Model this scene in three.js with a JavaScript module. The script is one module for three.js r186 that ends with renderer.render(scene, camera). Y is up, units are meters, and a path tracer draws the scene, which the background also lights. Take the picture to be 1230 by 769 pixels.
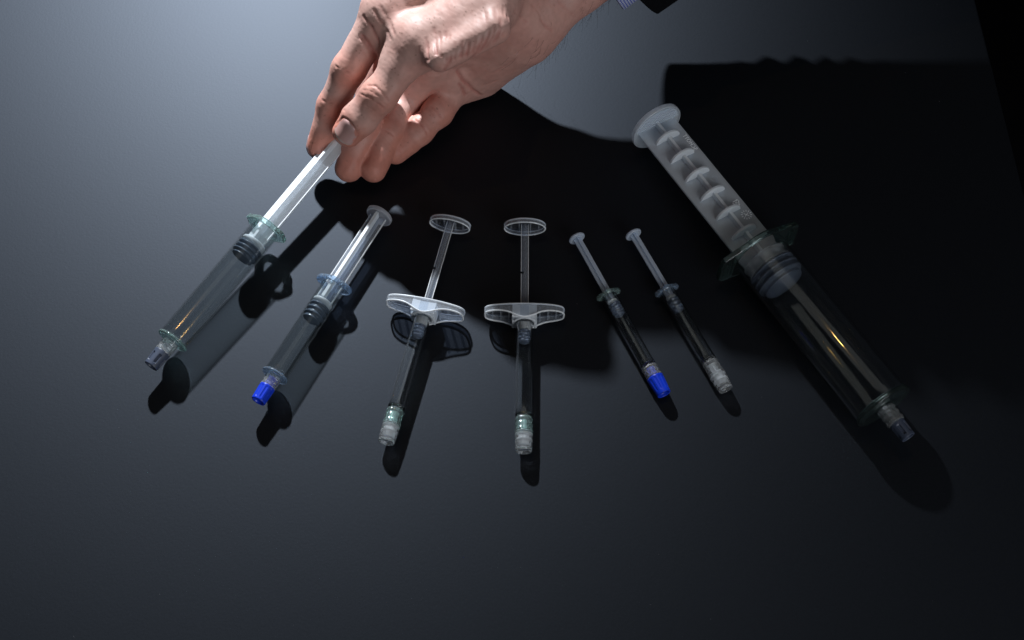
import * as THREE from 'three';
import { mergeGeometries, mergeVertices } from 'three/addons/utils/BufferGeometryUtils.js';
import { FontLoader } from 'three/addons/loaders/FontLoader.js';
import { TextGeometry } from 'three/addons/geometries/TextGeometry.js';
import { RoundedBoxGeometry } from 'three/addons/geometries/RoundedBoxGeometry.js';
import { RectAreaLightUniformsLib } from 'three/addons/lights/RectAreaLightUniformsLib.js';

// ---------------------------------------------------------------- camera, light, exposure
const C = (r, g, b) => new THREE.Color().setRGB(r, g, b);
const scene = new THREE.Scene();
scene.background = C(0.009, 0.011, 0.014);
const camera = new THREE.PerspectiveCamera(28.76, 1024 / 640, 0.02, 20);
camera.position.set(0, 0.5646, 0.326);
camera.lookAt(0, 0, 0);
const renderer = new THREE.WebGLRenderer({ antialias: true });
renderer.toneMapping = THREE.LinearToneMapping;
renderer.toneMappingExposure = 1;
renderer.shadowMap.enabled = true;
RectAreaLightUniformsLib.init();

// the key: one small hard lamp low behind the table, to the left
const key = new THREE.SpotLight(new THREE.Color(0.91, 0.955, 1.0), 7.4, 0, 1.04, 1, 2);
key.position.set(-0.22, 0.5, -0.66);
key.target.position.set(-0.35, 0, -0.46);
key.castShadow = true; key.shadow.radius = 0.7; key.shadow.mapSize.set(2048, 2048); key.shadow.bias = -0.0002;
scene.add(key, key.target);
// a large, very dim soft light above and before the table
const soft = new THREE.RectAreaLight(new THREE.Color(0.93, 0.96, 1.0), 3.7, 1.0, 0.7);
soft.position.set(0.75, 0.72, 1.15); soft.lookAt(0.05, 0, 0);
scene.add(soft);
// a grey ceiling panel, seen only as a sheen on the clear barrels
const panel = new THREE.RectAreaLight(new THREE.Color(0.95, 1.0, 0.98), 0.2, 2.2, 0.6);
panel.position.set(-0.05, 1.8, -0.42); panel.lookAt(-0.05, 0, -0.3);
scene.add(panel);
// a warm ceiling lamp far up
const warm = new THREE.PointLight(new THREE.Color(1.0, 0.55, 0.16), 0.26, 0, 2);
warm.position.set(-0.2, 2.2, -0.45); warm.castShadow = true; warm.shadow.radius = 1.05;
scene.add(warm);

// ---------------------------------------------------------------- helpers
let seed = 7;
const rnd = () => { seed = (seed * 1664525 + 1013904223) >>> 0; return seed / 4294967296; };
const used = {};
function numbered(n) { used[n] = (used[n] ?? -1) + 1; return used[n] ? n + '_' + String(used[n]).padStart(3, '0') : n; }
function tag(o, label, category, group) { o.userData.label = label; if (category) o.userData.category = category; if (group) o.userData.group = group; return o; }
function thing(name, label, category, group) { const g = new THREE.Group(); g.name = numbered(name); scene.add(g); return tag(g, label, category, group); }
// geometries below are drawn in millimetres; part() turns them into metres and names the mesh
function part(name, geos, mat, parent, label) {
  let g = Array.isArray(geos) ? (geos.length > 1 ? mergeGeometries(geos.map((x) => { const y = x.index ? x.toNonIndexed() : x.clone(); for (const k of Object.keys(y.attributes)) if (!['position', 'normal', 'uv'].includes(k)) y.deleteAttribute(k); return y; })) : geos[0]) : geos;
  g = g.clone(); g.scale(0.001, 0.001, 0.001);
  const m = new THREE.Mesh(g, mat); m.name = name; m.castShadow = m.receiveShadow = true; parent.add(m);
  if (label) m.userData.label = label;
  return m;
}
function lathe(profile, seg = 72) { const g = new THREE.LatheGeometry(profile.map(([r, z]) => new THREE.Vector2(Math.max(r, 1e-4), z)), seg); g.rotateX(Math.PI / 2); return g; }
function warp(g, f) { const p = g.attributes.position, v = new THREE.Vector3(); for (let i = 0; i < p.count; i++) { v.fromBufferAttribute(p, i); f(v); p.setXYZ(i, v.x, v.y, v.z); } g.computeVertexNormals(); return g; }
function box(w, h, d, x = 0, y = 0, z = 0, r = 0) { const g = r ? new RoundedBoxGeometry(w, h, d, 2, r) : new THREE.BoxGeometry(w, h, d); g.translate(x, y, z); return g; }
function plate(shape, t, bevel, z = 0) {   // an outline in x, y given thickness t along z, from z to z + t
  const g = new THREE.ExtrudeGeometry(shape, { depth: t - 2 * bevel, bevelEnabled: bevel > 0, bevelSize: bevel, bevelThickness: bevel, bevelOffset: -bevel, bevelSegments: 3, curveSegments: 28 });
  g.translate(0, 0, z + bevel); return g;
}
function hole(shape, r) { const h = new THREE.Path(); h.absarc(0, 0, r, 0, Math.PI * 2, true); shape.holes.push(h); return shape; }
function polyShape(pts) { const s = new THREE.Shape(); pts.forEach(([x, y], i) => (i ? s.lineTo(x, y) : s.moveTo(x, y))); s.closePath(); return s; }

// ---------------------------------------------------------------- materials
const phys = (o) => new THREE.MeshPhysicalMaterial({ side: THREE.DoubleSide, ...o });
const M = {
  barrel: phys({ color: C(0.86, 0.88, 0.885), transmission: 1, roughness: 0.07, ior: 1.53, thickness: 0 }),
  tube: phys({ color: C(0.985, 0.995, 0.99), transmission: 1, roughness: 0.045, ior: 1.53, thickness: 0.001 }),
  gripPlate: phys({ color: C(0.5, 0.53, 0.58), transmission: 0.95, roughness: 0.12, ior: 1.5, thickness: 0 }),
  glassGreen: phys({ color: C(0.72, 0.92, 0.90), transmission: 0.9, roughness: 0.08, ior: 1.53, thickness: 0.003, attenuationColor: C(0.6, 0.85, 0.82), attenuationDistance: 0.02 }),
  glassBlue: phys({ color: C(0.66, 0.82, 1), transmission: 0.88, roughness: 0.08, ior: 1.53, thickness: 0.003, attenuationColor: C(0.5, 0.7, 0.95), attenuationDistance: 0.02 }),
  glassDeep: phys({ color: C(0.62, 0.8, 0.77), transmission: 0.985, roughness: 0.06, ior: 1.53, thickness: 0.003, attenuationColor: C(0.5, 0.75, 0.7), attenuationDistance: 0.02 }),
  glassClear: phys({ color: C(0.93, 0.96, 0.98), transmission: 0.9, roughness: 0.05, ior: 1.5, thickness: 0.002 }),
  grip: phys({ color: C(0.88, 0.92, 0.97), transmission: 0.84, roughness: 0.12, ior: 1.5, thickness: 0 }),
  edge: phys({ color: C(0.93, 0.96, 0.99), transmission: 0.12, roughness: 0.25, ior: 1.5, thickness: 0 }),
  rodClear: phys({ color: C(0.86, 0.90, 0.96), transmission: 0.84, roughness: 0.15, ior: 1.5, thickness: 0 }),
  frost: phys({ color: C(0.90, 0.94, 0.98), transmission: 0.32, roughness: 0.42, ior: 1.5, thickness: 0 }),
  frostClear: phys({ color: C(0.86, 0.90, 0.96), transmission: 0.68, roughness: 0.4, ior: 1.5, thickness: 0 }),
  frostBig: phys({ color: C(0.90, 0.95, 1.0), transmission: 0.62, roughness: 0.22, ior: 1.5, thickness: 0 }),
  frostSmall: phys({ color: C(0.80, 0.88, 0.98), transmission: 0.52, roughness: 0.35, ior: 1.5, thickness: 0 }),
  mark: phys({ color: C(0.93, 0.95, 0.98), roughness: 0.4 }),
  rubber: phys({ color: C(0.11, 0.14, 0.19), roughness: 0.26 }),
  rubberBig: phys({ color: C(0.17, 0.21, 0.29), roughness: 0.22 }),
  rubberSmall: phys({ color: C(0.14, 0.18, 0.26), roughness: 0.28 }),
  capGrey: phys({ color: C(0.055, 0.07, 0.11), roughness: 0.42 }),
  capBlue: phys({ color: C(0.008, 0.045, 0.62), roughness: 0.3 }),
  hollow: phys({ color: C(0.02, 0.024, 0.04), roughness: 0.5 }),
};

// ---------------------------------------------------------------- the table
function noiseTexture(n, lo, hi, srgb, tiles, blur) {
  let a = new Float32Array(n * n); for (let i = 0; i < n * n; i++) a[i] = rnd();
  for (let b = 0; b < blur; b++) { const c = new Float32Array(n * n); for (let y = 0; y < n; y++) for (let x = 0; x < n; x++) c[y * n + x] = (a[y * n + x] * 2 + a[y * n + (x + 1) % n] + a[((y + 1) % n) * n + x] + a[y * n + (x + n - 1) % n] + a[((y + n - 1) % n) * n + x]) / 6; a = c; }
  let mn = 1, mx = 0; for (const v of a) { mn = Math.min(mn, v); mx = Math.max(mx, v); }
  const d = new Uint8Array(n * n * 4);
  for (let i = 0; i < n * n; i++) { const v = (a[i] - mn) / (mx - mn), o = Math.round(255 * (lo + (hi - lo) * v)); d[4 * i] = d[4 * i + 1] = d[4 * i + 2] = o; d[4 * i + 3] = 255; }
  const t = new THREE.DataTexture(d, n, n); t.wrapS = t.wrapT = THREE.RepeatWrapping; t.magFilter = THREE.LinearFilter; t.minFilter = THREE.LinearFilter; t.repeat.set(tiles, tiles); if (srgb) t.colorSpace = THREE.SRGBColorSpace; t.needsUpdate = true; return t;
}
const grain = noiseTexture(1024, 0, 1, false, 1, 1), grain2 = noiseTexture(1024, 0.35, 1, false, 1, 0);
for (const t of [grain, grain2]) t.repeat.set(1 / 0.42, 1 / 0.42);
const floor = new THREE.Mesh(new THREE.PlaneGeometry(8, 8).rotateX(-Math.PI / 2).translate(0, -0.74, 0), phys({ color: C(0.004, 0.004, 0.005), roughness: 1, specularIntensity: 0, side: THREE.FrontSide }));
floor.name = 'floor'; floor.userData.kind = 'structure'; floor.receiveShadow = true; scene.add(floor);
const tableMat = phys({ color: C(0.003, 0.0034, 0.0048), roughness: 0.592, specularIntensity: 0.85, specularColor: C(0.665, 0.79, 1), map: grain2, bumpMap: grain, bumpScale: 0.000022, side: THREE.FrontSide });
const table = new THREE.Mesh((() => {
  const g = new RoundedBoxGeometry(1.184, 0.03, 1.3, 3, 0.0012); g.translate(0.284 - 0.592, -0.015, 0.05);
  const p = g.attributes.position, uv = g.attributes.uv; for (let i = 0; i < p.count; i++) uv.setXY(i, p.getX(i), p.getZ(i)); return g;
})(), tableMat);
table.name = 'table'; table.receiveShadow = table.castShadow = true; scene.add(table);
tag(table, 'matt black table top under all the syringes, its edge at the upper right', 'table');

// ---------------------------------------------------------------- syringes (local axes: z along the barrel towards the cap, z = 0 at the flange; millimetres)
function place(g, [x, y, z], yaw, pitch) { g.position.set(x, y, z); g.rotation.order = 'YXZ'; g.rotation.y = yaw * Math.PI / 180; g.rotation.x = pitch * Math.PI / 180; return g; }

const run = (r, a, b, n = 24) => Array.from({ length: n + 1 }, (_, i) => [r, a + (b - a) * i / n]);
function barrelGeo(R, Ri, z0, z1, noz, zNoz) {      // two skins of a clear tube that closes to a nozzle
  return [lathe([...run(R, z0, z1 - 0.8), [R - 0.3, z1 - 0.15], [R - 1, z1], [noz, z1 + 0.05], [noz * 0.9, zNoz]], 64),
    lathe([...run(Ri, z0, z1 - 2.2), [Ri - 0.5, z1 - 1.5], [noz * 0.6, z1 - 1.2]], 64)];
}
function tubeGeo(R, Ri, z0, z1, noz, zNoz) {        // the same as one solid wall
  return lathe([[Ri, z0], ...run(R, z0, z1 - 0.8), [R - 0.3, z1 - 0.15], [R - 1, z1], [noz, z1 + 0.05], [noz * 0.9, zNoz], [noz * 0.5, zNoz], [noz * 0.5, z1 - 1.2], [Ri - 0.5, z1 - 1.5], ...run(Ri, z1 - 2.2, z0)], 96);
}
function stopperGeo(r, z0, z1, ribs) {               // ribbed rubber stopper with a blunt cone in front
  const L = z1 - z0, pr = [[0, z0], [r * 0.82, z0]], w = L * 0.82 / ribs;
  for (let i = 0; i < ribs; i++) { const a = z0 + i * w; for (const [f, k] of [[0.04, 0.88], [0.14, 0.975], [0.28, 1], [0.42, 0.975], [0.52, 0.88], [0.62, 0.8], [0.9, 0.8]]) pr.push([r * k, a + f * w]); }
  pr.push([r * 0.84, z0 + L * 0.83], [r * 0.84, z0 + L * 0.86], [r * 0.8, z0 + L * 0.88], [r * 0.3, z1], [0, z1]);
  return lathe(pr, 72);
}
function ringDisc(r, hole_, z, t) {                  // rounded clear disc at the shoulder of a barrel
  return lathe([[hole_, z], [r - t * 0.35, z], [r - t * 0.1, z + t * 0.15], [r, z + t * 0.5], [r - t * 0.1, z + t * 0.85], [r - t * 0.35, z + t], [hole_, z + t], [hole_, z]], 96);
}
function collarGeo(r, ri, z0, z1, rings) {           // threaded luer collar
  const pr = [[ri, z0], [r * 0.94, z0]], w = (z1 - z0) / rings;
  for (let i = 0; i < rings; i++) { const a = z0 + i * w; pr.push([r * 0.92, a + 0.1 * w], [r, a + 0.3 * w], [r, a + 0.6 * w], [r * 0.92, a + 0.85 * w]); }
  pr.push([r * 0.92, z1], [ri, z1], [ri, z0]);
  return warp(lathe(pr, 72), (v) => { const a = Math.atan2(v.y, v.x), q = Math.hypot(v.x, v.y); if (q > r * 0.9) { const k = 1 + 0.022 * Math.sign(Math.cos(a * 12)); v.x *= k; v.y *= k; } });
}
function capGeo(r0, r1, z0, z1, depth, flutes, amp, s0, s1) {   // a cap open at its end, with grip flutes between s0 and s1 of its length
  const pr = [[r0 * 0.55, z0], [r0 * 0.92, z0], [r0, z0 + 0.35]], L = z1 - z0;
  for (let i = 1; i <= 22; i++) { const f = i / 23; pr.push([r0 + (r1 - r0) * f, z0 + 0.35 + (L - 0.7) * f]); }
  pr.push([r1, z1 - 0.25], [r1 - 0.2, z1], [r1 * 0.8, z1], [r1 * 0.74, z1 - 0.3], [r1 * 0.7, z1 - depth], [0, z1 - depth]);
  return warp(lathe(pr, 120), (v) => {
    const f = (v.z - z0) / L, q = Math.hypot(v.x, v.y), a = Math.atan2(v.y, v.x);
    if (f > s0 && f < s1 && q > r1 * 0.93) { const c = Math.cos(a * flutes), k = 1 - amp * (c > 0.35 ? 1 : 0); v.x *= k; v.y *= k; }
  });
}
function hexFlange(hw, end, mid, r) {                // a flange: curved round the barrel, straight to two cut ends
  const s = new THREE.Shape(), a = Math.acos(Math.min(1, hw * 0.36 / mid));
  s.moveTo(hw, -end * 0.75); s.lineTo(hw * 0.98, end * 0.8); s.lineTo(hw * 0.93, end);
  s.lineTo(mid * Math.cos(a), mid * Math.sin(a)); s.absarc(0, 0, mid, a, Math.PI - a, false);
  s.lineTo(-hw * 0.93, end); s.lineTo(-hw * 0.98, end * 0.8); s.lineTo(-hw, -end * 0.75); s.lineTo(-hw * 0.93, -end);
  s.lineTo(-mid * Math.cos(a), -mid * Math.sin(a)); s.absarc(0, 0, mid, Math.PI + a, Math.PI * 2 - a, false); s.lineTo(hw * 0.93, -end); s.closePath();
  return hole(s, r);
}
function earFlange(hw, er, mid, r) {                 // a flange of two round ears
  const pts = [];
  for (let i = 0; i < 96; i++) { const t = i / 96 * Math.PI * 2, x = Math.cos(t), y = Math.sin(t), w = Math.abs(x) ** 1.2; const q = mid + (hw - mid) * w * w * (3 - 2 * w); pts.push([q * x, Math.sign(y) * Math.min(Math.abs(q * y), Math.abs(y) * er + (1 - w) * (mid - er) * Math.abs(y))]); }
  return hole(polyShape(pts), r);
}
function crossRod(w, t, z0, z1, hgt = w) {           // + shaped plunger rod: ribs of its own
  return { side: [box(w * 2, t, z1 - z0, 0, 0, (z0 + z1) / 2)], up: [box(t, hgt - t / 2, z1 - z0, 0, t / 2 + (hgt - t / 2) / 2 + 0.02, (z0 + z1) / 2)], down: [box(t, hgt - t / 2, z1 - z0, 0, -t / 2 - (hgt - t / 2) / 2 - 0.02, (z0 + z1) / 2)] };
}
function thumbDisc(r, z, t) { return lathe([[0, z], [r - 0.4, z], [r, z + 0.4], [r, z + t - 0.5], [r - 0.25, z + t], [r - 0.9, z + t], [r - 1.1, z + t * 0.6], [0, z + t * 0.6]], 72); }
function plungerParts(g, mat, rod, disc, label) {
  const p = new THREE.Group(); p.name = 'plunger'; g.add(p);
  part('thumb_rest', disc, mat, p);
  part('plate', rod.side, mat, p); part('rib', rod.up, mat, p); part('rib', rod.down, mat, p);
  return p;
}

function flip(g) { for (const k of ['position', 'normal', 'uv']) { const a = g.attributes[k], n = a.itemSize; for (let i = 0; i < a.count; i += 3) for (let c = 0; c < n; c++) { const t = a.array[(i + 1) * n + c]; a.array[(i + 1) * n + c] = a.array[(i + 2) * n + c]; a.array[(i + 2) * n + c] = t; } } g.computeVertexNormals(); return g; }

// 1: the syringe in the hand
{
  const g = thing('syringe', 'clear syringe with grey tip cap, its white plunger pinched by the hand', 'syringe');
  place(g, [-0.1301, 0.016, -0.047], -32.46, 3.0);
  part('barrel', barrelGeo(7.9, 7.3, 1.2, 78, 2.6, 86), M.barrel, g);
  part('flange', plate(hexFlange(11.8, 4.2, 9.6, 6.9), 2.6, 0.5, -1.2), M.glassGreen, g);
  part('shoulder_ring', ringDisc(8.5, 2.7, 77.2, 1.7), M.glassGreen, g);
  part('collar', collarGeo(4.3, 2.9, 79.4, 86.4, 3), M.glassClear, g);
  part('tip_cap', capGeo(4.25, 3.8, 85.6, 95.2, 2.2, 6, 0.16, 0.3, 0.78), M.capGrey, g);
  part('stopper', stopperGeo(7.2, 13.4, 22.6, 3), M.rubber, g);
  const pl = plungerParts(g, M.frost, crossRod(5.4, 1.3, -85, 10.4), thumbDisc(7.6, -87, 2));
  part('piston_head', lathe([[0, 10.2], [6.4, 10.2], [6.8, 10.7], [6.8, 13], [0, 13]]), M.frost, pl);
}
// 2: blue cap, ear flange
{
  const g = thing('syringe', 'clear syringe with blue cap and thick pale blue flange, beside the hand-held one', 'syringe');
  place(g, [-0.0926, 0.010, -0.0158], -25.86, 0);
  part('barrel', barrelGeo(6.2, 5.75, 1.2, 59.4, 2.3, 66), M.barrel, g);
  part('flange', plate(earFlange(10.2, 6.6, 7.6, 5.4), 2.8, 1.0, -1.2), M.glassBlue, g);
  part('shoulder_ring', ringDisc(7.0, 2.4, 58.8, 1.5), M.glassBlue, g);
  part('collar', collarGeo(4.1, 2.9, 60.6, 67.2, 3), M.glassClear, g);
  part('tip_cap', [capGeo(4.05, 3.75, 66.4, 75.6, 1.6, 10, 0.06, 0.12, 0.85), lathe([[0, 61.5], [2.7, 61.5], [2.7, 66.6]])], M.capBlue, g);
  part('stopper', stopperGeo(5.65, 14.6, 25.4, 3), M.rubber, g);
  const rod = crossRod(4.4, 1.1, -47, 11.8), pl = new THREE.Group(); pl.name = 'plunger'; g.add(pl);
  part('thumb_rest', thumbDisc(7.4, -49.5, 2.4), M.frostClear, pl); part('plate', rod.side, M.rodClear, pl); part('rib', rod.up, M.frost, pl); part('rib', rod.down, M.frostClear, pl);
  for (const x of [-4.5, 4.5]) part('plate_edge', box(0.35, 1.15, 58, x, 0, -18), M.edge, pl);
  part('piston_head', lathe([[0, 11.6], [5, 11.6], [5.3, 12], [5.3, 14.2], [0, 14.2]]), M.frost, pl);
  part('bar', box(1.6, 1.2, 58, 0, 4.55, -18), M.frost, pl);
}
// 3 and 4: slim syringes with winged grips
function wingedGrip(g) {
  const root = new THREE.Group(); root.name = 'finger_grip'; root.position.z = -0.0035; g.add(root);
  const N = 96, out = [], depth = (x) => 3.4 + 4.6 * Math.exp(-((x / 7.6) ** 2));
  for (let i = 0; i < N; i++) { const t = i / N * Math.PI * 2, c = Math.cos(t), s = Math.sin(t), x = 20.8 * Math.sign(c) * Math.abs(c) ** 0.62; out.push([x, Math.sign(s) * Math.abs(s) ** 0.62 * (6.6 + 0.9 * Math.exp(-((x / 12) ** 2)))]); }
  const pos = [], idx = [], inn = out.map(([x, y]) => { const l = Math.hypot(x / 20, y / 7.5); return [x - 1.0 * x / 20 / l, y - 0.9 * y / 7.5 / l]; });
  for (let i = 0; i < N; i++) { const [x, y] = out[i], [u, v] = inn[i], d = depth(x); pos.push(x, y, 0, x, y, d, u, v, d, u, v, 1.0); }
  for (let i = 0; i < N; i++) { const a = 4 * i, b = 4 * ((i + 1) % N); for (let k = 0; k < 3; k++) idx.push(a + k, b + k, b + k + 1, a + k, b + k + 1, a + k + 1); }
  const wall = new THREE.BufferGeometry(); wall.setAttribute('position', new THREE.Float32BufferAttribute(pos, 3)); wall.setIndex(idx);
  wall.setAttribute('uv', new THREE.Float32BufferAttribute(new Float32Array(pos.length / 3 * 2), 2)); const wn = wall.toNonIndexed(); wn.computeVertexNormals();
  part('rim', wn, M.grip, root);
  const loop = (z) => new THREE.TubeGeometry(new THREE.CatmullRomCurve3(out.map(([x, y], i) => new THREE.Vector3((x + inn[i][0]) / 2, (y + inn[i][1]) / 2, z(x))), true), 160, 0.48, 8, true);
  part('rim_edge', loop((x) => depth(x)), M.edge, root); part('rim_edge', loop(() => 0.3), M.edge, root);
  part('back_plate', plate(hole(polyShape(inn.map(([x, y]) => [x * 0.995, y * 0.99])), 4.4), 0.9, 0, 0.05), M.gripPlate, root);
  for (const x of [-16.4, -12.2, -8, 8, 12.2, 16.4]) { const h = 2 * 6.6 * (1 - (Math.abs(x) / 20.8) ** 3.2) ** 0.31 - 1.6; part('rib', box(0.6, h, depth(x) - 1.6, x, 0, 1 + (depth(x) - 1.6) / 2), M.grip, root); }
  part('hub', [lathe([[4.5, 0.3], [6.2, 0.3], [6.2, 7.6], [5.6, 8.1], [4.5, 8.1], [4.5, 0.3]], 64), box(12.6, 1.1, 7.2, 0, 6.0, 4.2, 0.3), box(1.1, 8, 7.4, 5.9, -1.5, 4.3, 0.3), box(1.1, 8, 7.4, -5.9, -1.5, 4.3, 0.3)], M.frost, root);
}
const slim = thing('syringe', 'slim clear syringe with winged finger grip lying aslant, left of its upright twin', 'syringe', 'slim syringes with winged grips');
{
  const g = slim;
  part('barrel', tubeGeo(4.3, 3.5, -4, 57.6, 1.7, 64), M.tube, g);
  part('barrel_flange', ringDisc(5.9, 3.6, -2.2, 1.6), M.glassGreen, g);
  part('collar', collarGeo(4.35, 2.6, 57.8, 66, 3), M.glassGreen, g);
  part('tip_cap', capGeo(4.45, 4.1, 65.2, 75.6, 1.6, 14, 0.035, 0.2, 0.75), M.glassClear, g);
  part('cap_core', lathe([[0, 59], [1.9, 59], [2.0, 66], [3.2, 66.2], [3.2, 67], [2.2, 67.3], [2.2, 69], [3.2, 69.2], [3.2, 70], [2.2, 70.3], [2.2, 72.6], [0, 72.6]], 48), M.frost, g);
  part('cap_end', lathe([[0, 73.9], [2.72, 73.95]], 40), M.rubberSmall, g);
  part('stopper', stopperGeo(3.3, 9.2, 16.6, 3), M.rubberSmall, g);
  wingedGrip(g);
  const pl = new THREE.Group(); pl.name = 'plunger'; g.add(pl);
  part('rod', [box(0.9, 3.4, 64, 0, 0, -24), box(1.5, 0.8, 64, 0.76 + 0.45, 0, -24), box(1.2, 0.8, 33, -0.6 - 0.46, 0, -8.5), box(1.2, 0.8, 29.5, -0.6 - 0.46, 0, -41.5)], M.rodClear, pl);
  for (const x of [-1.8, 2.0]) part('rod_edge', x < 0 ? [box(0.3, 0.9, 33, x, 0, -8.5), box(0.3, 0.9, 29.5, x, 0, -41.5)] : box(0.3, 0.9, 64, x, 0, -24), M.edge, pl);
  part('piston_head', lathe([[0, 4.2], [3, 4.2], [3.2, 5], [3.2, 9], [0, 9]], 40), M.frost, pl);
  const oval = (a, b) => { const s = new THREE.Shape(); s.absellipse(0, 0, a, b, 0, Math.PI * 2); return s; };
  const ring = oval(11.4, 6.9); const hh = new THREE.Path(); hh.absellipse(0, 0, 10.3, 5.9, 0, Math.PI * 2, true); ring.holes.push(hh);
  part('thumb_rest', [plate(ring, 2.8, 0.3, -56)], M.grip, pl);
  part('thumb_plate', plate(oval(10.2, 5.8), 0.8, 0, -56), M.gripPlate, pl);
  for (const z of [-53.4, -55.8]) { const e = new THREE.TorusGeometry(10.9, 0.45, 8, 96); e.scale(1, 6.4 / 10.9, 1); e.translate(0, 0, z); part('rim_edge', e, M.edge, pl); }
  for (const x of [-7.4, -3, 3, 7.4]) part('rib', box(0.5, 11 * Math.sqrt(1 - (x / 10.3) ** 2), 1.6, x, 0, -54.35), M.grip, pl);
}
place(slim, [-0.0451, 0.0080, -0.001], -12.5, 1.2);
const slim2 = slim.clone(); slim2.name = numbered('syringe'); scene.add(slim2);
slim2.userData = { ...slim.userData, label: 'slim clear syringe with winged finger grip pointing straight to the viewer, middle of the row' };
place(slim2, [0.0064, 0.0080, 0.002], -0.51, 1.2);
// 5 and 6: the two smallest
function small(label, pos, yaw, blue) {
  const g = thing('syringe', label, 'syringe');
  place(g, pos, yaw, 1.5);
  part('barrel', tubeGeo(4.05, 3.35, 1, 46.6, 1.6, 52), M.tube, g);
  part('flange', plate(earFlange(6.9, 3.6, 4.7, 3.3), 2.2, 0.7, -1), blue ? M.glassGreen : M.glassBlue, g);
  part('collar', collarGeo(4.1, 2.9, 46.4, 53.2, 3), M.glassClear, g);
  if (blue) part('tip_cap', [capGeo(4.3, 3.6, 52.6, 63, 2.2, 10, 0.05, 0.15, 0.8), lathe([[0, 47.4], [2.75, 47.4], [2.75, 52.8]])], M.capBlue, g);
  else { part('tip_cap', capGeo(4.4, 3.7, 53, 63.4, 1.8, 14, 0.035, 0.2, 0.75), M.glassClear, g); part('cap_core', lathe([[0, 48], [1.8, 48], [1.9, 54], [3, 54.2], [3, 55], [2.1, 55.3], [2.1, 57], [3, 57.2], [3, 58], [2.1, 58.3], [2.1, 60], [0, 60]], 48), M.frost, g); }
  part('cap_end', lathe([[0, 61.2], [2.62, 61.25]], 40), M.hollow, g);
  part('stopper', stopperGeo(3.3, 6.6, 14.6, 3), M.rubberSmall, g);
  const pl = plungerParts(g, M.frostSmall, crossRod(2.1, 0.9, -37.4, 5), thumbDisc(4.5, -38.6, 1.5));
  part('piston_head', lathe([[0, 4.6], [2.6, 4.6], [2.7, 6.4], [0, 6.4]], 40), M.frost, pl);
}
small('smallest thin clear syringe with bright blue cap, right of the upright winged one', [0.0503, 0.0067, -0.0116], 24.3, true);
small('thin clear syringe with colourless cap, between the blue capped one and the largest syringe', [0.0809, 0.0067, -0.0142], 24.73, false);
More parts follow.
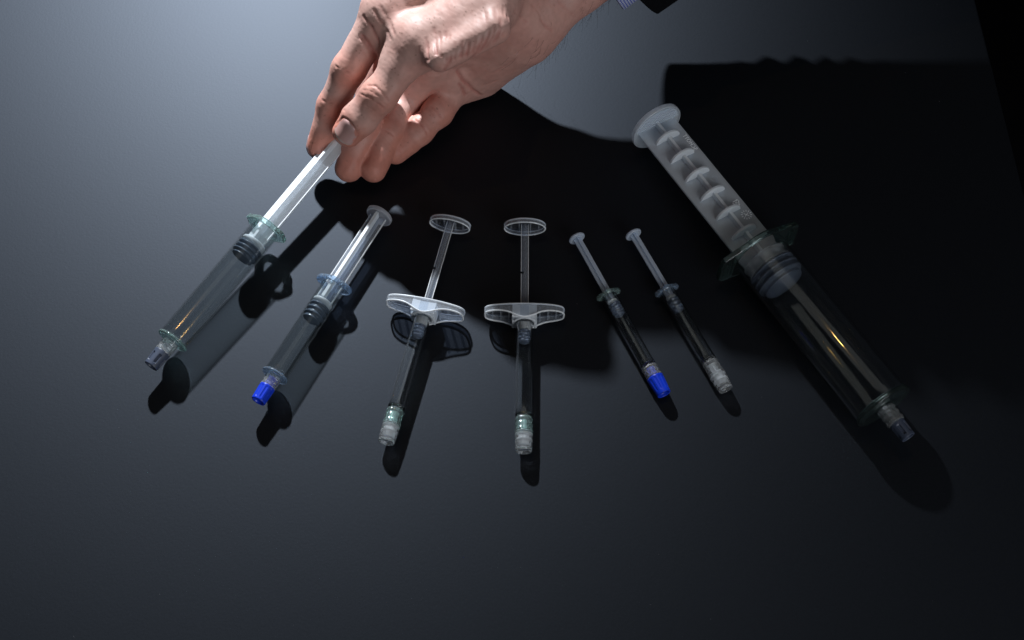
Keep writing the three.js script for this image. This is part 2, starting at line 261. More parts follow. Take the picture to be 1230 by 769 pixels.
// 7: the largest
{
  const g = thing('syringe', 'largest clear syringe with wide frosted plunger, at the right of the row', 'syringe');
  place(g, [0.1286, 0.0165, -0.032], 30.43, 0.45);
  part('barrel', tubeGeo(14.6, 13.3, 1.5, 104, 3, 114), M.tube, g);
  part('flange', plate(hexFlange(24.6, 9.5, 16.4, 13.3), 3.0, 0.5, -1.5), M.glassDeep, g);
  for (const s of [-1, 1]) for (const x of [17.6, 19.9, 22.2]) part('flange_rib', box(0.9, 16.5 - (x - 17.6) * 0.5, 1.4, s * x, 0, 2.15, 0.3), M.glassDeep, g);
  part('shoulder_ring', ringDisc(15.3, 3.1, 103, 1.9), M.glassDeep, g);
  part('collar', collarGeo(4.7, 3.1, 105.2, 114.4, 3), M.glassClear, g);
  part('tip_cap', capGeo(3.9, 3.6, 113.6, 123.4, 2.2, 6, 0.16, 0.25, 0.8), M.capGrey, g);
  part('stopper', stopperGeo(13.15, 12.6, 25.4, 3), M.rubberBig, g);
  const pl = new THREE.Group(); pl.name = 'plunger'; g.add(pl);
  part('thumb_rest', lathe([[0, -97.4], [15, -97.4], [15.6, -96.9], [15.6, -94.8], [15.2, -94.3], [14.6, -94.3], [14.4, -95.6], [0, -95.6]], 96), M.frostBig, pl);
  for (const y of [2.6, 5.0, 7.4, 9.8, 12.0]) part('thumb_rib', box(2 * Math.sqrt(14 * 14 - y * y), 0.5, 0.9, 0, y, -95.1), M.frostBig, pl);
  part('plate', box(23.6, 1.3, 101, 0, 0, -45), M.frostBig, pl);
  part('rib', box(1.6, 3.6, 101, 0, 2.5, -45), M.frost, pl); part('rib', box(1.6, 3.6, 101, 0, -2.5, -45), M.frost, pl);
  for (let i = 0; i < 6; i++) {
    const d = new THREE.Group(); d.name = 'web'; pl.add(d);
    const z = -85.2 + i * 14.4, half = new THREE.Shape(); half.absellipse(0, 0.7, 7.6, 6.4, 0, Math.PI, false); half.closePath();
    part('upper_web', plate(half, 1.5, 0.3, z), M.frost, d); const lo = plate(half, 1.5, 0.3, z); lo.rotateZ(Math.PI); part('lower_web', lo, M.frost, d);
  }
  part('piston_head', lathe([[0, 5.4], [11.6, 5.4], [12.3, 6], [12.3, 7], [11.4, 7.6], [11.4, 10.8], [12.3, 11.4], [12.3, 12.6], [0, 12.6]], 80), M.frostBig, pl);
  for (const [x, z] of [[7.2, -49.5], [-7.4, -42]]) part('mould_mark', lathe([[1.75, 0], [2.05, 0], [2.05, 0.12], [1.75, 0.12], [1.75, 0]], 40).rotateX(-Math.PI / 2).translate(x, 0.66, z), M.frostBig, pl);
  const font = await new FontLoader().loadAsync('fonts/droid/droid_sans_regular.typeface.json');
  // raised lettering, read from the other side of the plate
  const tg = new TextGeometry('SCHOTT', { font, size: 2.4, depth: 0.15, curveSegments: 4 }); tg.computeBoundingBox(); tg.translate(-tg.boundingBox.max.x / 2, -1.5, 0);
  tg.scale(-1, 1, 1); flip(tg); tg.rotateX(-Math.PI / 2); tg.rotateY(-Math.PI / 2); tg.translate(10, 0.66, -76.5); part('lettering', tg, M.mark, pl);
  const rec = [];   // three arrows chasing round a triangle
  for (let i = 0; i < 3; i++) { const a = box(2.6, 0.15, 0.45, -0.2, 0.73, -1.35), h = new THREE.ConeGeometry(0.75, 1.1, 3); h.scale(1, 1, 0.2); h.rotateZ(-Math.PI / 2); h.rotateX(Math.PI / 2); h.translate(1.5, 0.73, -1.35); for (const q of [a, h]) { q.rotateY(i * 2 * Math.PI / 3); q.translate(8.0, 0, -30.5); rec.push(q); } }
  for (const dx of [-0.35, 0.35]) rec.push(box(0.3, 0.15, 1.1, 8.0 + dx, 0.73, -30.5));
  part('recycling_mark', rec, M.mark, pl);
  const clk = [];   // dial of short strokes with a pointer
  for (let i = 0; i < 12; i++) { const s = box(0.36, 0.15, 1.0, 0, 0.73, -2.5); s.rotateY(i * Math.PI / 6); s.translate(8.2, 0, -21.5); clk.push(s); }
  for (const a of [0.6, 2.0]) { const s = box(0.35, 0.15, 3.0, 0, 0.73, 0); s.rotateY(a); s.translate(8.2, 0, -21.5); clk.push(s); }
  part('date_mark', clk, M.mark, pl);
}

// ---------------------------------------------------------------- the person: hand, forearm, cuff and sleeve
const V3 = (a) => new THREE.Vector3(...a);
function hash3(x, y, z) { let h = Math.imul(x, 374761393) ^ Math.imul(y, 668265263) ^ Math.imul(z, 873378470); h = Math.imul(h ^ (h >>> 13), 1274126177); return ((h ^ (h >>> 16)) >>> 0) / 4294967296; }
function vnoise(x, y, z) {
  const X = Math.floor(x), Y = Math.floor(y), Z = Math.floor(z), f = (t) => t * t * (3 - 2 * t), u = f(x - X), v = f(y - Y), w = f(z - Z), l = (a, b, t) => a + (b - a) * t;
  const c = (i, j, k) => hash3(X + i, Y + j, Z + k);
  return l(l(l(c(0, 0, 0), c(1, 0, 0), u), l(c(0, 1, 0), c(1, 1, 0), u), v), l(l(c(0, 0, 1), c(1, 0, 1), u), l(c(0, 1, 1), c(1, 1, 1), u), v), w) * 2 - 1;
}
const J = {  // joints of the hand, millimetres
  wristU: [10.0, 57.0, -157.2],
  wristR: [-1.0, 106.0, -164.0],
  palmU: [4.1, 48.0, -153.5],
  hypo: [-18.1, 17.0, -155.6],
  cmc: [-9.9, 89.0, -139.4],
  thenarA: [-11.4, 92.0, -127.3],
  thenarB: [-40.7, 79.0, -116.7],
  edgeA: [-7.9, 97.0, -111.9],
  edgeB: [-36.0, 86.0, -102.0],
  thumbMcp: [-48.7, 77.0, -122.0],
  thumbIp: [-69.6, 58.0, -101.9],
  thumbTip: [-88.4, 37.0, -93.3],
  webC: [-68.7, 66.0, -132.1],
  webD: [-60.6, 68.0, -122.1],
  webA: [-64.0, 77.0, -134.7],
  webB: [-54.2, 76.0, -127.5],
  metaI: [-13.1, 91.0, -159.9],
  indexMcp: [-66.5, 78.0, -143.7],
  indexPip: [-86.8, 56.0, -121.9],
  indexDip: [-97.5, 36.0, -113.0],
  indexTip: [-105.8, 17.0, -100.0],
  metaM: [-9.9, 92.0, -147.0],
  middleMcp: [-54.6, 64.0, -137.4],
  middlePip: [-75.6, 33.0, -128.4],
  middleDip: [-81.1, 23.0, -109.7],
  middleTip: [-89.9, 10.5, -90.6],
  metaR: [-4.4, 76.0, -149.2],
  ringMcp: [-43.8, 38.0, -144.4],
  ringPip: [-59.3, 15.0, -134.6],
  ringDip: [-68.8, 16.0, -109.4],
  ringTip: [-76.7, 10.0, -91.0],
  palmPad: [-34.6, 26.0, -144.0],
  palmPad2: [-40.1, 20.0, -146.2],
  metaP: [3.1, 62.0, -150.6],
  pinkyMcp: [-30.0, 14.0, -150.1],
  pinkyPip: [-41.7, 15.0, -126.8],
  pinkyDip: [-51.8, 12.0, -116.1],
  pinkyTip: [-64.9, 9.0, -103.3],
  armU: [70.2, 90.1, -187.3],
  armR: [59.2, 139.1, -194.1],
};
const mid3 = (a, b, t) => a.map((x, i) => x + (b[i] - x) * t);
J.thumbMid = mid3(J.thumbMcp, J.thumbIp, 0.5); J.thumbPad = mid3(J.thumbIp, J.thumbTip, 0.6);
// the thumb is broader than deep: two cores side by side
const THUMB = [-1, 1].map((s) => ['thumbMcp', 'thumbMid', 'thumbIp', 'thumbPad', 'thumbTip'].map((k, i) => { const w = s * [2.4, 2.2, 2.6, 3.0, 2.6][i], a = J[k]; return [a[0] + 0.72 * w, a[1] + [0.45, 0.5, 0.35, 0.12, 0.05][i] * w, a[2] + 0.68 * w]; }));
function thumbField(p) {
  let d = 1e9; for (const [m, q, i, a, t] of THUMB) d = smin(d, smin(smin(cone(p, m, q, 9.4, 7.9), cone(p, q, i, 7.9, 7.4), 3), smin(cone(p, i, a, 7.4, 7.0), cone(p, a, t, 7.0, 5.9), 3), 4), 4);
  return d;
}
function cone(p, a, b, r1, r2) {
  const bx = b[0] - a[0], by = b[1] - a[1], bz = b[2] - a[2], px = p[0] - a[0], py = p[1] - a[1], pz = p[2] - a[2];
  let t = (px * bx + py * by + pz * bz) / (bx * bx + by * by + bz * bz); t = t < 0 ? 0 : t > 1 ? 1 : t;
  const x = px - t * bx, y = py - t * by, z = pz - t * bz;
  return Math.sqrt(x * x + y * y + z * z) - (r1 + (r2 - r1) * t);
}
function smin(a, b, k) { const h = Math.max(k - Math.abs(a - b), 0) / k; return Math.min(a, b) - h * h * k * 0.25; }
const FINGERS = [  // joints and radii from knuckle to tip
  ['indexMcp', 11, 'indexPip', 9.0, 'indexDip', 8.2, 'indexTip', 7.0],
  ['middleMcp', 11, 'middlePip', 9.8, 'middleDip', 8.6, 'middleTip', 7.6],
  ['ringMcp', 11, 'ringPip', 8.4, 'ringDip', 8.2, 'ringTip', 7.7],
  ['pinkyMcp', 10, 'pinkyPip', 8.3, 'pinkyDip', 7.9, 'pinkyTip', 7.3]];
const PHALANGES = FINGERS.map((f) => [0, 2, 4].map((i) => {   // each narrows a little between its joints
  const a = J[f[i]], b = J[f[i + 2]]; return [a, mid3(a, b, 0.5), b, f[i + 1], (f[i + 1] + f[i + 3]) / 2 - (i < 4 ? 0.35 : -0.35), f[i + 3]];
}));
function fingerField(p, f) {
  let d = 1e9; for (const [a, m, b, r1, rm, r2] of f) d = smin(d, Math.min(cone(p, a, m, r1, rm), cone(p, m, b, rm, r2)), 3);
  return d;
}
function handField(p) {
  let f = 1e9; for (const k of PHALANGES) f = smin(f, fingerField(p, k), 0.8);
  const th = thumbField(p);
  let m = cone(p, J.wristU, J.armU, 16.5, 18);
  m = smin(m, cone(p, J.wristR, J.armR, 16.5, 18), 18);
  m = smin(m, cone(p, J.wristR, J.wristU, 15, 15), 14);
  m = smin(m, cone(p, J.metaI, J.indexMcp, 13, 11.6), 12);
  m = smin(m, cone(p, J.metaM, J.middleMcp, 13, 11.2), 12);
  m = smin(m, cone(p, J.metaR, J.ringMcp, 13, 11.2), 12);
  m = smin(m, cone(p, J.metaP, J.pinkyMcp, 14, 10.5), 12);
  m = smin(m, cone(p, J.indexMcp, J.middleMcp, 10.8, 10.5), 6); m = smin(m, cone(p, J.middleMcp, J.ringMcp, 10.5, 10.2), 6); m = smin(m, cone(p, J.ringMcp, J.pinkyMcp, 10.2, 9.6), 6);
  m = smin(m, cone(p, J.palmU, J.hypo, 17.5, 15), 10);
  m = smin(m, cone(p, J.palmPad, J.palmPad2, 11, 9), 6);
  let q = cone(p, J.cmc, J.thumbMcp, 15, 11.8);
  q = smin(q, cone(p, J.thenarA, J.thenarB, 12, 10.5), 10);
  q = smin(q, cone(p, J.edgeA, J.edgeB, 7, 6.4), 10);
  m = smin(m, q, 5);
  m = smin(m, cone(p, J.webA, J.webB, 8.5, 8.5), 9);
  m = smin(m, cone(p, J.webC, J.webD, 6.5, 6.5), 8);
  return smin(smin(th, m, 9), smin(m, f, 5), 0.8);
}
function handNormal(p, e = 0.15) {
  const g = [0, 0, 0]; for (let i = 0; i < 3; i++) { const a = p.slice(), b = p.slice(); a[i] += e; b[i] -= e; g[i] = handField(a) - handField(b); }
  const l = Math.hypot(...g) || 1; return g.map((x) => x / l);
}
const CREASES = [  // depth, width, line on the skin (millimetres)
  [0.5, 0.55, [[-92.8,62.7,-118.2],[-86.5,62.4,-114.5],[-80.9,55.6,-114.2]]],
  [0.35, 0.5, [[-87.5,61,-113.5],[-82.7,55.9,-113]]],
  [0.45, 0.55, [[-101.7,44.2,-110.7],[-96.5,44.8,-108],[-88,51,-97.7]]],
  [1.5, 1.3, [[-79,75.4,-128.3],[-75.4,72.3,-124.6],[-71.7,64.1,-122.9]]],
  [0.6, 0.9, [[-71.4,87.7,-134.8],[-68.9,85.1,-129.9],[-65.8,83.6,-127.3]]],
  [0.7, 0.9, [[-77.5,82.2,-135.1],[-73,80.6,-129.2],[-70.1,75.4,-125.2],[-69.4,72.2,-122.3]]],
  [0.5, 0.8, [[-65.2,82.6,-125.9],[-62.5,81.9,-119.1]]],
  [0.5, 0.9, [[-63.8,86,-129.6],[-60,84.9,-118.7]]],
  [0.4, 0.8, [[-68.1,89.5,-136],[-65.5,86.9,-131]]],
  [0.55, 0.5, [[-78.9,60.9,-100.7],[-73.3,64,-95.8],[-68.9,62.3,-92.5],[-65.9,59.7,-91.9]]],
  [0.5, 0.5, [[-75,65.4,-102.4],[-70.2,67.7,-100.2],[-66.5,66.6,-96.3],[-63.8,63,-93.9]]],
  [0.35, 0.5, [[-76.5,59.6,-94.8],[-72,58.7,-91.9],[-68.1,54.4,-91.6]]],
  [0.35, 0.4, [[-70.9,66.9,-98.8],[-72.6,63.8,-95]]],
  [0.3, 0.4, [[-77.3,63.2,-101.5],[-72.1,66.1,-97.9],[-68.1,65.3,-94.7]]],
  [0.3, 0.4, [[-68.6,64.7,-94.1],[-64.9,61.7,-92.7]]],
  [0.6, 0.6, [[-53.7,20.5,-116.4],[-50.2,20,-113.2],[-46.7,15.4,-109.9]]],
  [0.5, 0.6, [[-45.4,23,-124.3],[-42.1,22.3,-121.3],[-38.9,18.8,-118.9]]],
  [0.3, 0.6, [[-46.7,22.1,-122.7],[-43.5,20.8,-119]]],
  [0.35, 0.6, [[-70.2,24.3,-106.3],[-67,23.7,-105.1],[-64.8,21.8,-103.7]]],
  [1.1, 1, [[-30.2,38.4,-136.5],[-27.3,31.3,-135.8],[-22.2,21.4,-137.1],[-17.6,14.1,-139]]],
  [0.8, 0.9, [[-29.7,30.5,-134.3],[-27.5,24.2,-134.7],[-26.3,18.2,-135.6]]],
  [0.3, 0.7, [[-17.2,25,-137],[-13.5,26.4,-137],[-6.9,30.7,-136.9]]],
  [0.25, 0.7, [[-11.5,36.7,-135.9],[-4.5,43.5,-134.7],[3.1,53.2,-133.2]]],
  [0.5, 0.6, [[14.8,74.1,-140.9],[17.9,68.5,-140.3],[21.8,64.2,-141.4]]],
  [0.5, 0.6, [[1.3,95.5,-124.5],[4.8,79.6,-136.2],[7.9,74.6,-136.9]]],
  [0.3, 0.5, [[9.1,85,-142.1],[13.6,77.7,-142.2],[16.7,71.6,-140.9]]],
  [0.3, 0.5, [[23.3,78.1,-150.1],[28.7,72.9,-149.1],[33.5,66.2,-149.6]]],
  [0.55, 0.8, [[-46.9,87.4,-109.1],[-45.8,79.8,-104.7],[-50.1,39,-131.9]]],
  [0.7, 1.04, [[-43.3,90.5,-112],[-42,88.3,-99.9],[-47.3,41,-131.1]]],
  [0.85, 0.92, [[-39.4,93,-116.2],[-37.9,92.1,-100.3],[-44.6,41.8,-131]]],
  [0.55, 0.8, [[-36.5,93,-113.5],[-35.1,91.9,-98.6],[-42.6,41.7,-131.1]]],
  [0.7, 1.04, [[-33.6,93.9,-112.6],[-32.6,90.4,-97.2],[-40.7,41.9,-131.4]]],
  [0.85, 0.92, [[-31.4,94.8,-109.9],[-30.5,90.8,-97.7],[-34.7,83.3,-96.1]]],
  [0.55, 0.8, [[-28,96.2,-103.9],[-28.8,90.6,-97.9],[-34.6,41.9,-133.6]]],
  [0.7, 1.04, [[-24.5,97.3,-103.9],[-25.3,91.6,-98.9],[-31.6,41.7,-135]]],
  [0.85, 0.92, [[-21.6,97.7,-103.5],[-22.5,91.8,-99.6],[-28.1,44,-135.6]]],
  [0.55, 0.8, [[-18.1,98.8,-104.3],[-19.6,92.8,-100.5],[-25.3,46,-135.8]]],
  [0.7, 1.04, [[-14.6,99.9,-105.1],[-16.5,94.6,-101.7],[-20.5,87.2,-101.4]]],
  [0.85, 0.92, [[-11.1,101.9,-107],[-13.3,96.3,-102.9],[-17.3,90.1,-101.6]]],
  [0.55, 0.8, [[-8.4,103.3,-108.5],[-9.8,98.7,-104.4],[-13.7,92.7,-102.5]]],
  [0.7, 1.04, [[-5.6,104,-112.5],[-6.3,100.9,-106.1],[-9.5,95.3,-103.8]]],
  [0.85, 0.92, [[-2.1,100.6,-117.6],[-4.9,99.3,-105.7]]],
  [0.55, 0.8, [[2.1,95.7,-127],[-0.7,98.3,-111.3]]],
  [0.25, 0.8, [[-14.1,103,-120],[-12.6,103,-110.6]]],
  [0.25, 0.8, [[-8.4,103.8,-120.2],[-7.7,104.1,-110.5]]],
  [0.25, 0.8, [[-4.2,102.3,-122.6],[-3.9,103,-114.3]]],
];
const SLEEVE = { at: [50.2, 79.6, -184], a: 60.4, b: 32 }, CUFF = { at: [39.3, 92, -166.5], a: 42, b: 27.5 };
// surface of a distance field on a grid: evaluated near the surface only, one vertex per cell that it crosses
function meshField(field, lo, hi, h) {
  const n = lo.map((a, i) => Math.ceil((hi[i] - a) / h / 5) * 5 + 1), [nx, ny, nz] = n, val = new Float32Array(nx * ny * nz), at = (x, y, z) => x + nx * (y + ny * z), p = [0, 0, 0];
  const near = h * 5 * 0.87 * 1.15 + h;
  for (let z = 0; z < nz; z += 5) for (let y = 0; y < ny; y += 5) for (let x = 0; x < nx; x += 5) {
    p[0] = lo[0] + (x + 2) * h; p[1] = lo[1] + (y + 2) * h; p[2] = lo[2] + (z + 2) * h; const d = field(p), fine = Math.abs(d) < near;
    for (let k = z; k < Math.min(z + 5, nz); k++) for (let j = y; j < Math.min(y + 5, ny); j++) for (let i = x; i < Math.min(x + 5, nx); i++) {
      if (fine) { p[0] = lo[0] + i * h; p[1] = lo[1] + j * h; p[2] = lo[2] + k * h; }
      val[at(i, j, k)] = fine ? field(p) : d;
    }
  }
  const id = new Int32Array(nx * ny * nz).fill(-1), pos = [], idx = [];
  for (let z = 0; z < nz - 1; z++) for (let y = 0; y < ny - 1; y++) for (let x = 0; x < nx - 1; x++) {
    let s = 0, c = 0, sx = 0, sy = 0, sz = 0; const g = [];
    for (let k = 0; k < 8; k++) { g[k] = val[at(x + (k & 1), y + ((k >> 1) & 1), z + (k >> 2))]; if (g[k] < 0) s++; }
    if (!s || s === 8) continue;
    for (let k = 0; k < 8; k++) for (const b of [1, 2, 4]) if (!(k & b) && (g[k] < 0) !== (g[k | b] < 0)) { const t = g[k] / (g[k] - g[k | b]); sx += (k & 1) + (b === 1 ? t : 0); sy += ((k >> 1) & 1) + (b === 2 ? t : 0); sz += (k >> 2) + (b === 4 ? t : 0); c++; }
    id[at(x, y, z)] = pos.length / 3; pos.push(lo[0] + (x + sx / c) * h, lo[1] + (y + sy / c) * h, lo[2] + (z + sz / c) * h);
  }
  const quad = (a, b, c, d, f) => { if (a < 0 || b < 0 || c < 0 || d < 0) return; if (f) idx.push(a, b, c, a, c, d); else idx.push(a, c, b, a, d, c); };
  for (let z = 1; z < nz - 1; z++) for (let y = 1; y < ny - 1; y++) for (let x = 1; x < nx - 1; x++) {
    const v = val[at(x, y, z)] < 0, I = (a, b, c) => id[at(x - a, y - b, z - c)];
    if (v !== val[at(x + 1, y, z)] < 0) quad(I(0, 1, 1), I(0, 0, 1), I(0, 0, 0), I(0, 1, 0), v);
    if (v !== val[at(x, y + 1, z)] < 0) quad(I(1, 0, 1), I(1, 0, 0), I(0, 0, 0), I(0, 0, 1), v);
    if (v !== val[at(x, y, z + 1)] < 0) quad(I(1, 1, 0), I(0, 1, 0), I(0, 0, 0), I(1, 0, 0), v);
  }
  return { pos, idx };
}
// the fold of skin round the thumb nail
const NAIL = { dorsal: [0.08, 0.85, 0.45], w: 13.2, len: 12.4, back: -4.2 };
{
  const ax = V3(J.thumbTip).sub(V3(J.thumbIp)).normalize(), nn = V3(NAIL.dorsal).addScaledVector(ax, -V3(NAIL.dorsal).dot(ax)).normalize(), side = new THREE.Vector3().crossVectors(ax, nn).normalize(), line = [];
  for (let i = 0; i <= 14; i++) {
    const q = i / 14, a = Math.PI * q, v = -0.05 - 1.02 * Math.sin(a) ** 0.7 + (q < 0.1 || q > 0.9 ? 0.5 : 0), u = Math.cos(a) * 1.06, o = V3(J.thumbTip).addScaledVector(ax, NAIL.back + v * NAIL.len / 2).addScaledVector(side, u * NAIL.w / 2).addScaledVector(nn, 16);
    for (let s = 0; s < 60; s++) { const d = handField([o.x, o.y, o.z]); if (d < 0.02) break; o.addScaledVector(nn, -d * 0.8); }
    line.push([o.x, o.y, o.z]);
  }
  CREASES.push([0.55, 0.5, line]);
}
const person = thing('person', 'right hand in a dark jacket sleeve and pale blue shirt cuff, pinching a white plunger', 'person');
{
  const { pos, idx } = meshField(handField, [-118, 2, -250], [96, 150, -62], 0.8);
  const N = pos.length / 3, nor = new Float32Array(N * 3), col = new Float32Array(N * 3), out = new Float32Array(N * 3);
  const segs = []; for (const [d, w, pts] of CREASES) for (let i = 0; i + 1 < pts.length; i++) segs.push([d, w, pts[i], pts[i + 1], i === 0, i + 2 === pts.length]);
  const tips = ['thumbTip', 'indexTip', 'middleTip', 'ringTip', 'pinkyTip'].map((k) => J[k]), knots = ['thumbIp', 'indexPip', 'indexDip', 'middleDip', 'ringDip', 'pinkyDip', 'pinkyPip', 'indexMcp'].map((k) => J[k]);
  const dist = (a, b) => Math.hypot(a[0] - b[0], a[1] - b[1], a[2] - b[2]), step = (a, b, x) => { const t = Math.min(1, Math.max(0, (x - a) / (b - a))); return t * t * (3 - 2 * t); };
  for (let i = 0; i < N; i++) {
    const p = [pos[3 * i], pos[3 * i + 1], pos[3 * i + 2]], n = handNormal(p, 0.5);
    let d = 0, ink = 0;
    const wob = 0.3 * vnoise(p[0] * 0.55, p[1] * 0.55, p[2] * 0.55);
    for (const [depth, w, a, b, first, last] of segs) {
      const bx = b[0] - a[0], by = b[1] - a[1], bz = b[2] - a[2], l2 = bx * bx + by * by + bz * bz, t0 = ((p[0] - a[0]) * bx + (p[1] - a[1]) * by + (p[2] - a[2]) * bz) / l2, t = Math.min(1, Math.max(0, t0));
      const q = Math.hypot(p[0] - a[0] - t * bx, p[1] - a[1] - t * by, p[2] - a[2] - t * bz); if (q > 6 * w + 2) continue;
      const r = Math.max(0, q + wob * 0.8 * Math.min(1, q / w + 0.3)), fade = (first ? step(-0.25, 0.35, t0) : 1) * (last ? 1 - step(0.65, 1.25, t0) : 1);
      const g = Math.exp(-((r / w) ** 2)) * depth * fade; d = Math.min(d, -g); ink = Math.max(ink, g);
      const lip = Math.exp(-(((r - 2.1 * w) / (1.1 * w)) ** 2)) * depth * 0.22 * fade; if (d > -0.05) d = Math.max(d, lip);
    }
    // fine relief of the skin: pores and crossing lines, soft bulges
    d += 0.05 * vnoise(p[0] * 1.1, p[1] * 1.1, p[2] * 1.1) + 0.16 * vnoise(p[0] * 0.28, p[1] * 0.28, p[2] * 0.28) + 0.3 * vnoise(p[0] * 0.11 + 3, p[1] * 0.11, p[2] * 0.11);
    const along = p[0] * 0.72 + p[1] * 0.2 - p[2] * 0.55 + 1.2 * vnoise(p[0] * 0.2, p[1] * 0.2, p[2] * 0.2);
    d -= 0.055 * Math.max(0, Math.sin(along * 3.1)) * (0.5 + 0.5 * vnoise(p[0] * 0.5, p[1] * 0.5, p[2] * 0.5));
    for (let k = 0; k < 3; k++) out[3 * i + k] = p[k] + n[k] * d;
    // colour of the skin itself: redder at the tips and joints, mottled, freckled
    let red = 0; for (const t of tips) red = Math.max(red, 1 - step(6, 22, dist(p, t))); for (const t of knots) red = Math.max(red, 0.7 * (1 - step(6, 15, dist(p, t))));
    const palm = step(0.1, 0.75, n[2] * 0.75 - n[1] * 0.35 + n[0] * 0.35);
    red = Math.min(1, red + 0.4 * palm);
    const mot = 0.5 + 0.5 * vnoise(p[0] * 0.16, p[1] * 0.16 + 9, p[2] * 0.16), mot2 = vnoise(p[0] * 0.6, p[1] * 0.6, p[2] * 0.6);
    let r = 0.66, g = 0.425, b = 0.37; r += (0.66 - r) * red; g += (0.275 - g) * red; b += (0.205 - b) * red;
    const k = 1 + 0.07 * mot2 - 0.08 * mot; r *= k * (1 + 0.03 * mot); g *= k * (1 - 0.07 * mot); b *= k * (1 - 0.08 * mot);
    const fr = vnoise(p[0] * 1.3 + 40, p[1] * 1.3, p[2] * 1.3); if (fr > 0.72) { const q = 1 - 0.45 * step(0.72, 0.86, fr) * (1 - palm); r *= q; g *= q * 0.94; b *= q * 0.9; }
    const cr = Math.min(0.35, ink * 0.45); r *= 1 - cr * 0.55; g *= 1 - cr; b *= 1 - cr;
    col[3 * i] = r; col[3 * i + 1] = g; col[3 * i + 2] = b;
  }
  const geo = new THREE.BufferGeometry(); geo.setAttribute('position', new THREE.BufferAttribute(out, 3)); geo.setAttribute('color', new THREE.BufferAttribute(col, 3)); geo.setIndex(idx); geo.computeVertexNormals();
  const skin = new THREE.MeshPhysicalMaterial({ vertexColors: true, color: 0xffffff, roughness: 0.5, specularIntensity: 0.75, sheen: 0.12, sheenRoughness: 0.5, sheenColor: C(0.9, 0.5, 0.4) });
  part('hand', geo, skin, person);

  // nails: curved plates that lie on the skin
  const nailMat = phys({ vertexColors: true, color: 0xffffff, roughness: 0.28, specularIntensity: 1 });
  function nail(tip, prev, dorsal, w, len, back, label) {
    const own = tip === 'thumbTip' ? handField : ((f) => (p) => fingerField(p, f))(PHALANGES[FINGERS.findIndex((f) => f[6] === tip)]);
    const T = V3(J[tip]), ax = V3(J[tip]).sub(V3(J[prev])).normalize(), nn = V3(dorsal).addScaledVector(ax, -V3(dorsal).dot(ax)).normalize(), side = new THREE.Vector3().crossVectors(ax, nn).normalize();
    const U = 18, Vn = 20, P = [], cc = [], I = [];
    for (let layer = 0; layer < 2; layer++) for (let j = 0; j <= Vn; j++) for (let i = 0; i <= U; i++) {
      const u = i / U * 2 - 1, v = j / Vn * 2 - 1;                     // v = 1 at the free edge
      const hw = (v > 0.72 ? Math.sqrt(Math.max(0, 1 - ((v - 0.72) / 0.5) ** 2)) : v < -0.25 ? Math.pow(Math.max(0, 1 - ((-0.25 - v) / 0.8) ** 2.4), 0.55) : 1) * w / 2 * (0.94 + 0.06 * v);
      const o = T.clone().addScaledVector(ax, back + v * len / 2 - 0.9 * u * u * (v > 0 ? v : 0)).addScaledVector(side, u * hw).addScaledVector(nn, 16);
      let t = 0; for (let s = 0; s < 60; s++) { const q = own([o.x - nn.x * t, o.y - nn.y * t, o.z - nn.z * t]); if (q < 0.02) break; t += q * 0.8; if (t > 30) break; }
      const edge = Math.max(Math.abs(u) ** 3, v < 0 ? Math.abs(v) ** 6 : 0);
      const hgt = (layer ? -0.5 : 0.42 - 0.6 * edge) + 0.25 * (1 - u * u) + (v > 0.6 ? 0.25 * (v - 0.6) : 0);
      const q = o.addScaledVector(nn, -t + hgt); P.push(q.x, q.y, q.z);
      const f = step(0.86, 0.93, v), lun = 1 - step(-0.75, -0.45, v + 0.2 * u * u), c0 = [0.58 + 0.1 * f + 0.05 * lun, 0.34 + 0.22 * f + 0.06 * lun, 0.31 + 0.16 * f + 0.07 * lun]; cc.push(...c0);
    }
    const row = U + 1, lay = row * (Vn + 1);
    for (let L = 0; L < 2; L++) for (let j = 0; j < Vn; j++) for (let i = 0; i < U; i++) { const a = L * lay + j * row + i; I.push(a, a + 1, a + row + 1, a, a + row + 1, a + row); }
    for (let i = 0; i < U; i++) for (const j of [0, Vn]) { const a = j * row + i; I.push(a, a + 1, a + 1 + lay, a, a + 1 + lay, a + lay); }
    const g = new THREE.BufferGeometry(); g.setAttribute('position', new THREE.Float32BufferAttribute(P, 3)); g.setAttribute('color', new THREE.Float32BufferAttribute(cc, 3)); g.setIndex(I); g.computeVertexNormals();
    part('nail', g, nailMat, person, label);
  }
  nail('thumbTip', 'thumbIp', NAIL.dorsal, NAIL.w, NAIL.len, NAIL.back, 'broad thumb nail with pale free edge');
  nail('indexTip', 'indexDip', [-0.75, 0.35, -0.5], 10.5, 11.5, 0.6);
  nail('middleTip', 'middleDip', [-0.25, 0.3, -1], 10.5, 11.5, 0.6);
  nail('ringTip', 'ringDip', [-0.1, 0.25, -1], 10, 11, 0.6);
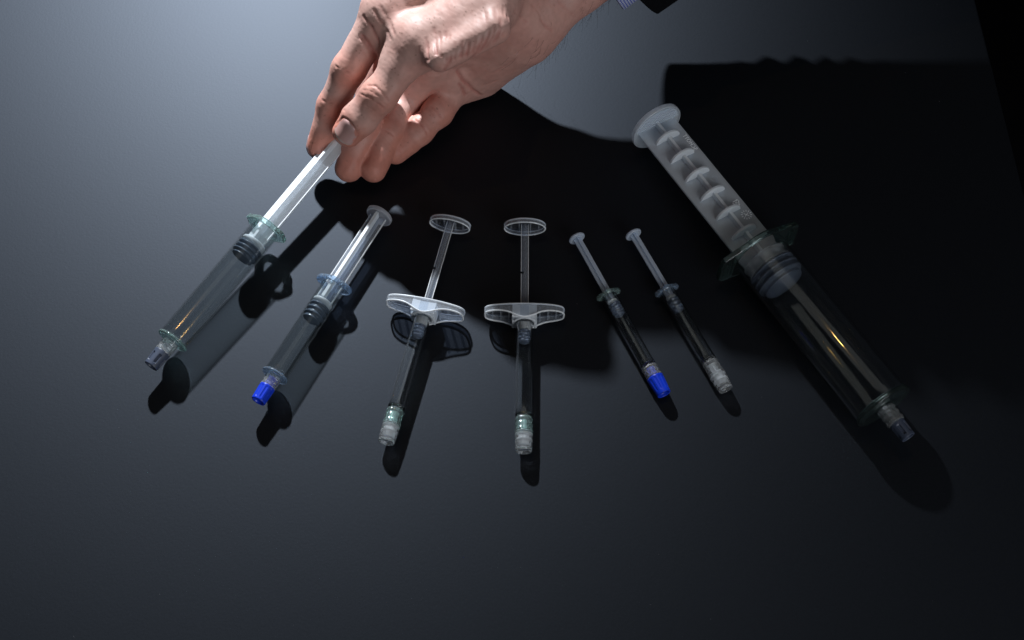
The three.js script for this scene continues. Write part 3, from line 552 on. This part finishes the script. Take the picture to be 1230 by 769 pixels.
  // short hairs on the ulnar side of the wrist
  {
    const hairs = []; let tries = 0;
    while (hairs.length < 150 && tries++ < 4000) {
      const t = rnd() * 1.15 - 0.25, o = V3(J.wristU).lerp(V3(J.armU), t), dir = V3([rnd() - 0.2, rnd() * 2 - 1.5, rnd() * 1.6 - 0.5]).normalize();
      const p = o.clone().addScaledVector(dir, 40); let ok = false; for (let s = 0; s < 60; s++) { const q = handField([p.x, p.y, p.z]); if (q < 0.05) { ok = true; break; } p.addScaledVector(dir, -q * 0.8); }
      if (!ok) continue;
      const n = V3(handNormal([p.x, p.y, p.z])), lay = V3([-0.6, -0.5, 0.2]).addScaledVector(V3([rnd() - 0.5, rnd() - 0.5, rnd() - 0.5]), 0.9), tip = p.clone().addScaledVector(n, 2.5 + rnd() * 2).addScaledVector(lay, 4 + rnd() * 4), mid = p.clone().addScaledVector(n, 2).addScaledVector(lay, 2);
      hairs.push(new THREE.TubeGeometry(new THREE.QuadraticBezierCurve3(p.addScaledVector(n, -0.3), mid, tip), 5, 0.045, 3));
    }
    part('hair', hairs, new THREE.MeshStandardMaterial({ color: C(0.03, 0.018, 0.012), roughness: 0.6 }), person).userData.kind = 'stuff';
  }
  // clothing: oval tubes round the forearm, with a turned-in hem
  const axis = V3([0.80, 0.46, -0.38]).normalize(), hemN = V3([0.78, 0.56, -0.34]).normalize();
  function tube(start, len, hemDir, A, B, rings, seg, fold, wall, flare) {
    const rows = [], up0 = new THREE.Vector3(0, 1, 0);
    const ring = (c, n, a, b, z) => {
      const e = new THREE.Vector3().crossVectors(n, up0).normalize(), f = new THREE.Vector3().crossVectors(e, n).normalize(), r = [];
      for (let i = 0; i < seg; i++) { const t = i / seg * Math.PI * 2, k = 1 + fold(t, z); r.push(c.clone().addScaledVector(f, a * Math.cos(t) * k).addScaledVector(e, b * Math.sin(t) * k)); }
      rows.push(r);
    };
    const S = V3(start);
    ring(S.clone().addScaledVector(axis, 26), hemDir, A - wall - 1, B - wall - 1, 26); ring(S.clone().addScaledVector(axis, 1), hemDir, A - wall, B - wall, 0); ring(S, hemDir, A - wall / 2, B - wall / 2, 0);
    for (let i = 0; i <= rings; i++) { const z = 0.6 + i / rings * len, q = Math.min(1, z / 90); const n = hemDir.clone().lerp(axis, q).normalize(), k = 1 + flare * z / len; ring(S.clone().addScaledVector(axis, z), n, A * k, B * k, z); }
    const P = [], I = [], uv = []; rows.forEach((r, j) => r.forEach((v, i) => { P.push(v.x, v.y, v.z); uv.push(i / seg, j / rows.length); }));
    for (let j = 0; j + 1 < rows.length; j++) for (let i = 0; i < seg; i++) { const a = j * seg + i, b = j * seg + (i + 1) % seg; I.push(a, b, b + seg, a, b + seg, a + seg); }
    const g = new THREE.BufferGeometry(); g.setAttribute('position', new THREE.Float32BufferAttribute(P, 3)); g.setAttribute('uv', new THREE.Float32BufferAttribute(uv, 2)); g.setIndex(I); g.computeVertexNormals(); return g;
  }
  const weave = noiseTexture(256, 0, 1, false, 1, 0); weave.repeat.set(12, 12);
  const cloth = new THREE.MeshPhysicalMaterial({ color: C(0.006, 0.006, 0.008), roughness: 0.95, specularIntensity: 0.2, bumpMap: weave, bumpScale: 0.0004, side: THREE.DoubleSide });
  const sleeveFold = (t, z) => (z < 2 ? 0 : 1) * (0.035 * Math.sin(z * 0.42 + 1.2 * Math.sin(t) + 2 * vnoise(z * 0.03, t, 1)) * step(25, 60, z) * (1 - step(75, 115, z)) + 0.05 * vnoise(z * 0.035, Math.cos(t) * 1.6 + 5, Math.sin(t) * 1.6) * step(4, 40, z));
  part('jacket_sleeve', tube(SLEEVE.at, 330, hemN, SLEEVE.a, SLEEVE.b, 90, 96, sleeveFold, 2.2, 0.3), cloth, person, 'black jacket sleeve');
  // shirt cuff: white cloth with a fine blue check
  const ct = document.createElement('canvas'); ct.width = ct.height = 256; const cx = ct.getContext('2d'); cx.fillStyle = '#dfe3f0'; cx.fillRect(0, 0, 256, 256);
  for (let i = 0; i < 8; i++) { cx.fillStyle = 'rgba(30,50,170,0.55)'; cx.fillRect(i * 32, 0, 13, 256); cx.fillRect(0, i * 32, 256, 13); }
  const check = new THREE.CanvasTexture(ct); check.colorSpace = THREE.SRGBColorSpace; check.wrapS = check.wrapT = THREE.RepeatWrapping; check.repeat.set(14, 6);
  part('shirt_cuff', tube(CUFF.at, 60, axis, CUFF.a, CUFF.b, 24, 72, (t, z) => 0.02 * vnoise(z * 0.05, Math.cos(t) * 2, Math.sin(t) * 2), 1.4, 0.05), new THREE.MeshPhysicalMaterial({ map: check, roughness: 0.8, side: THREE.DoubleSide }), person, 'white shirt cuff with fine blue check');
}

// ---------------------------------------------------------------- a little dust on the table
{
  const d = new THREE.InstancedMesh(new THREE.IcosahedronGeometry(0.00009, 0), new THREE.MeshStandardMaterial({ color: C(0.2, 0.2, 0.22), roughness: 0.9 }), 90), m = new THREE.Matrix4();
  for (let i = 0; i < 90; i++) { const s = 0.5 + 0.9 * rnd() ** 3; m.makeRotationY(rnd() * 6).scale(new THREE.Vector3(s * (1 + rnd() * 1.5), s * 0.6, s)); m.setPosition(-0.34 + rnd() * 0.6, 0.00004, -0.25 + rnd() * 0.43); d.setMatrixAt(i, m); }
  d.name = 'dust'; d.userData.kind = 'stuff'; d.receiveShadow = true; scene.add(d); tag(d, 'fine pale dust specks scattered over the black table', 'dust');
}
renderer.render(scene, camera);
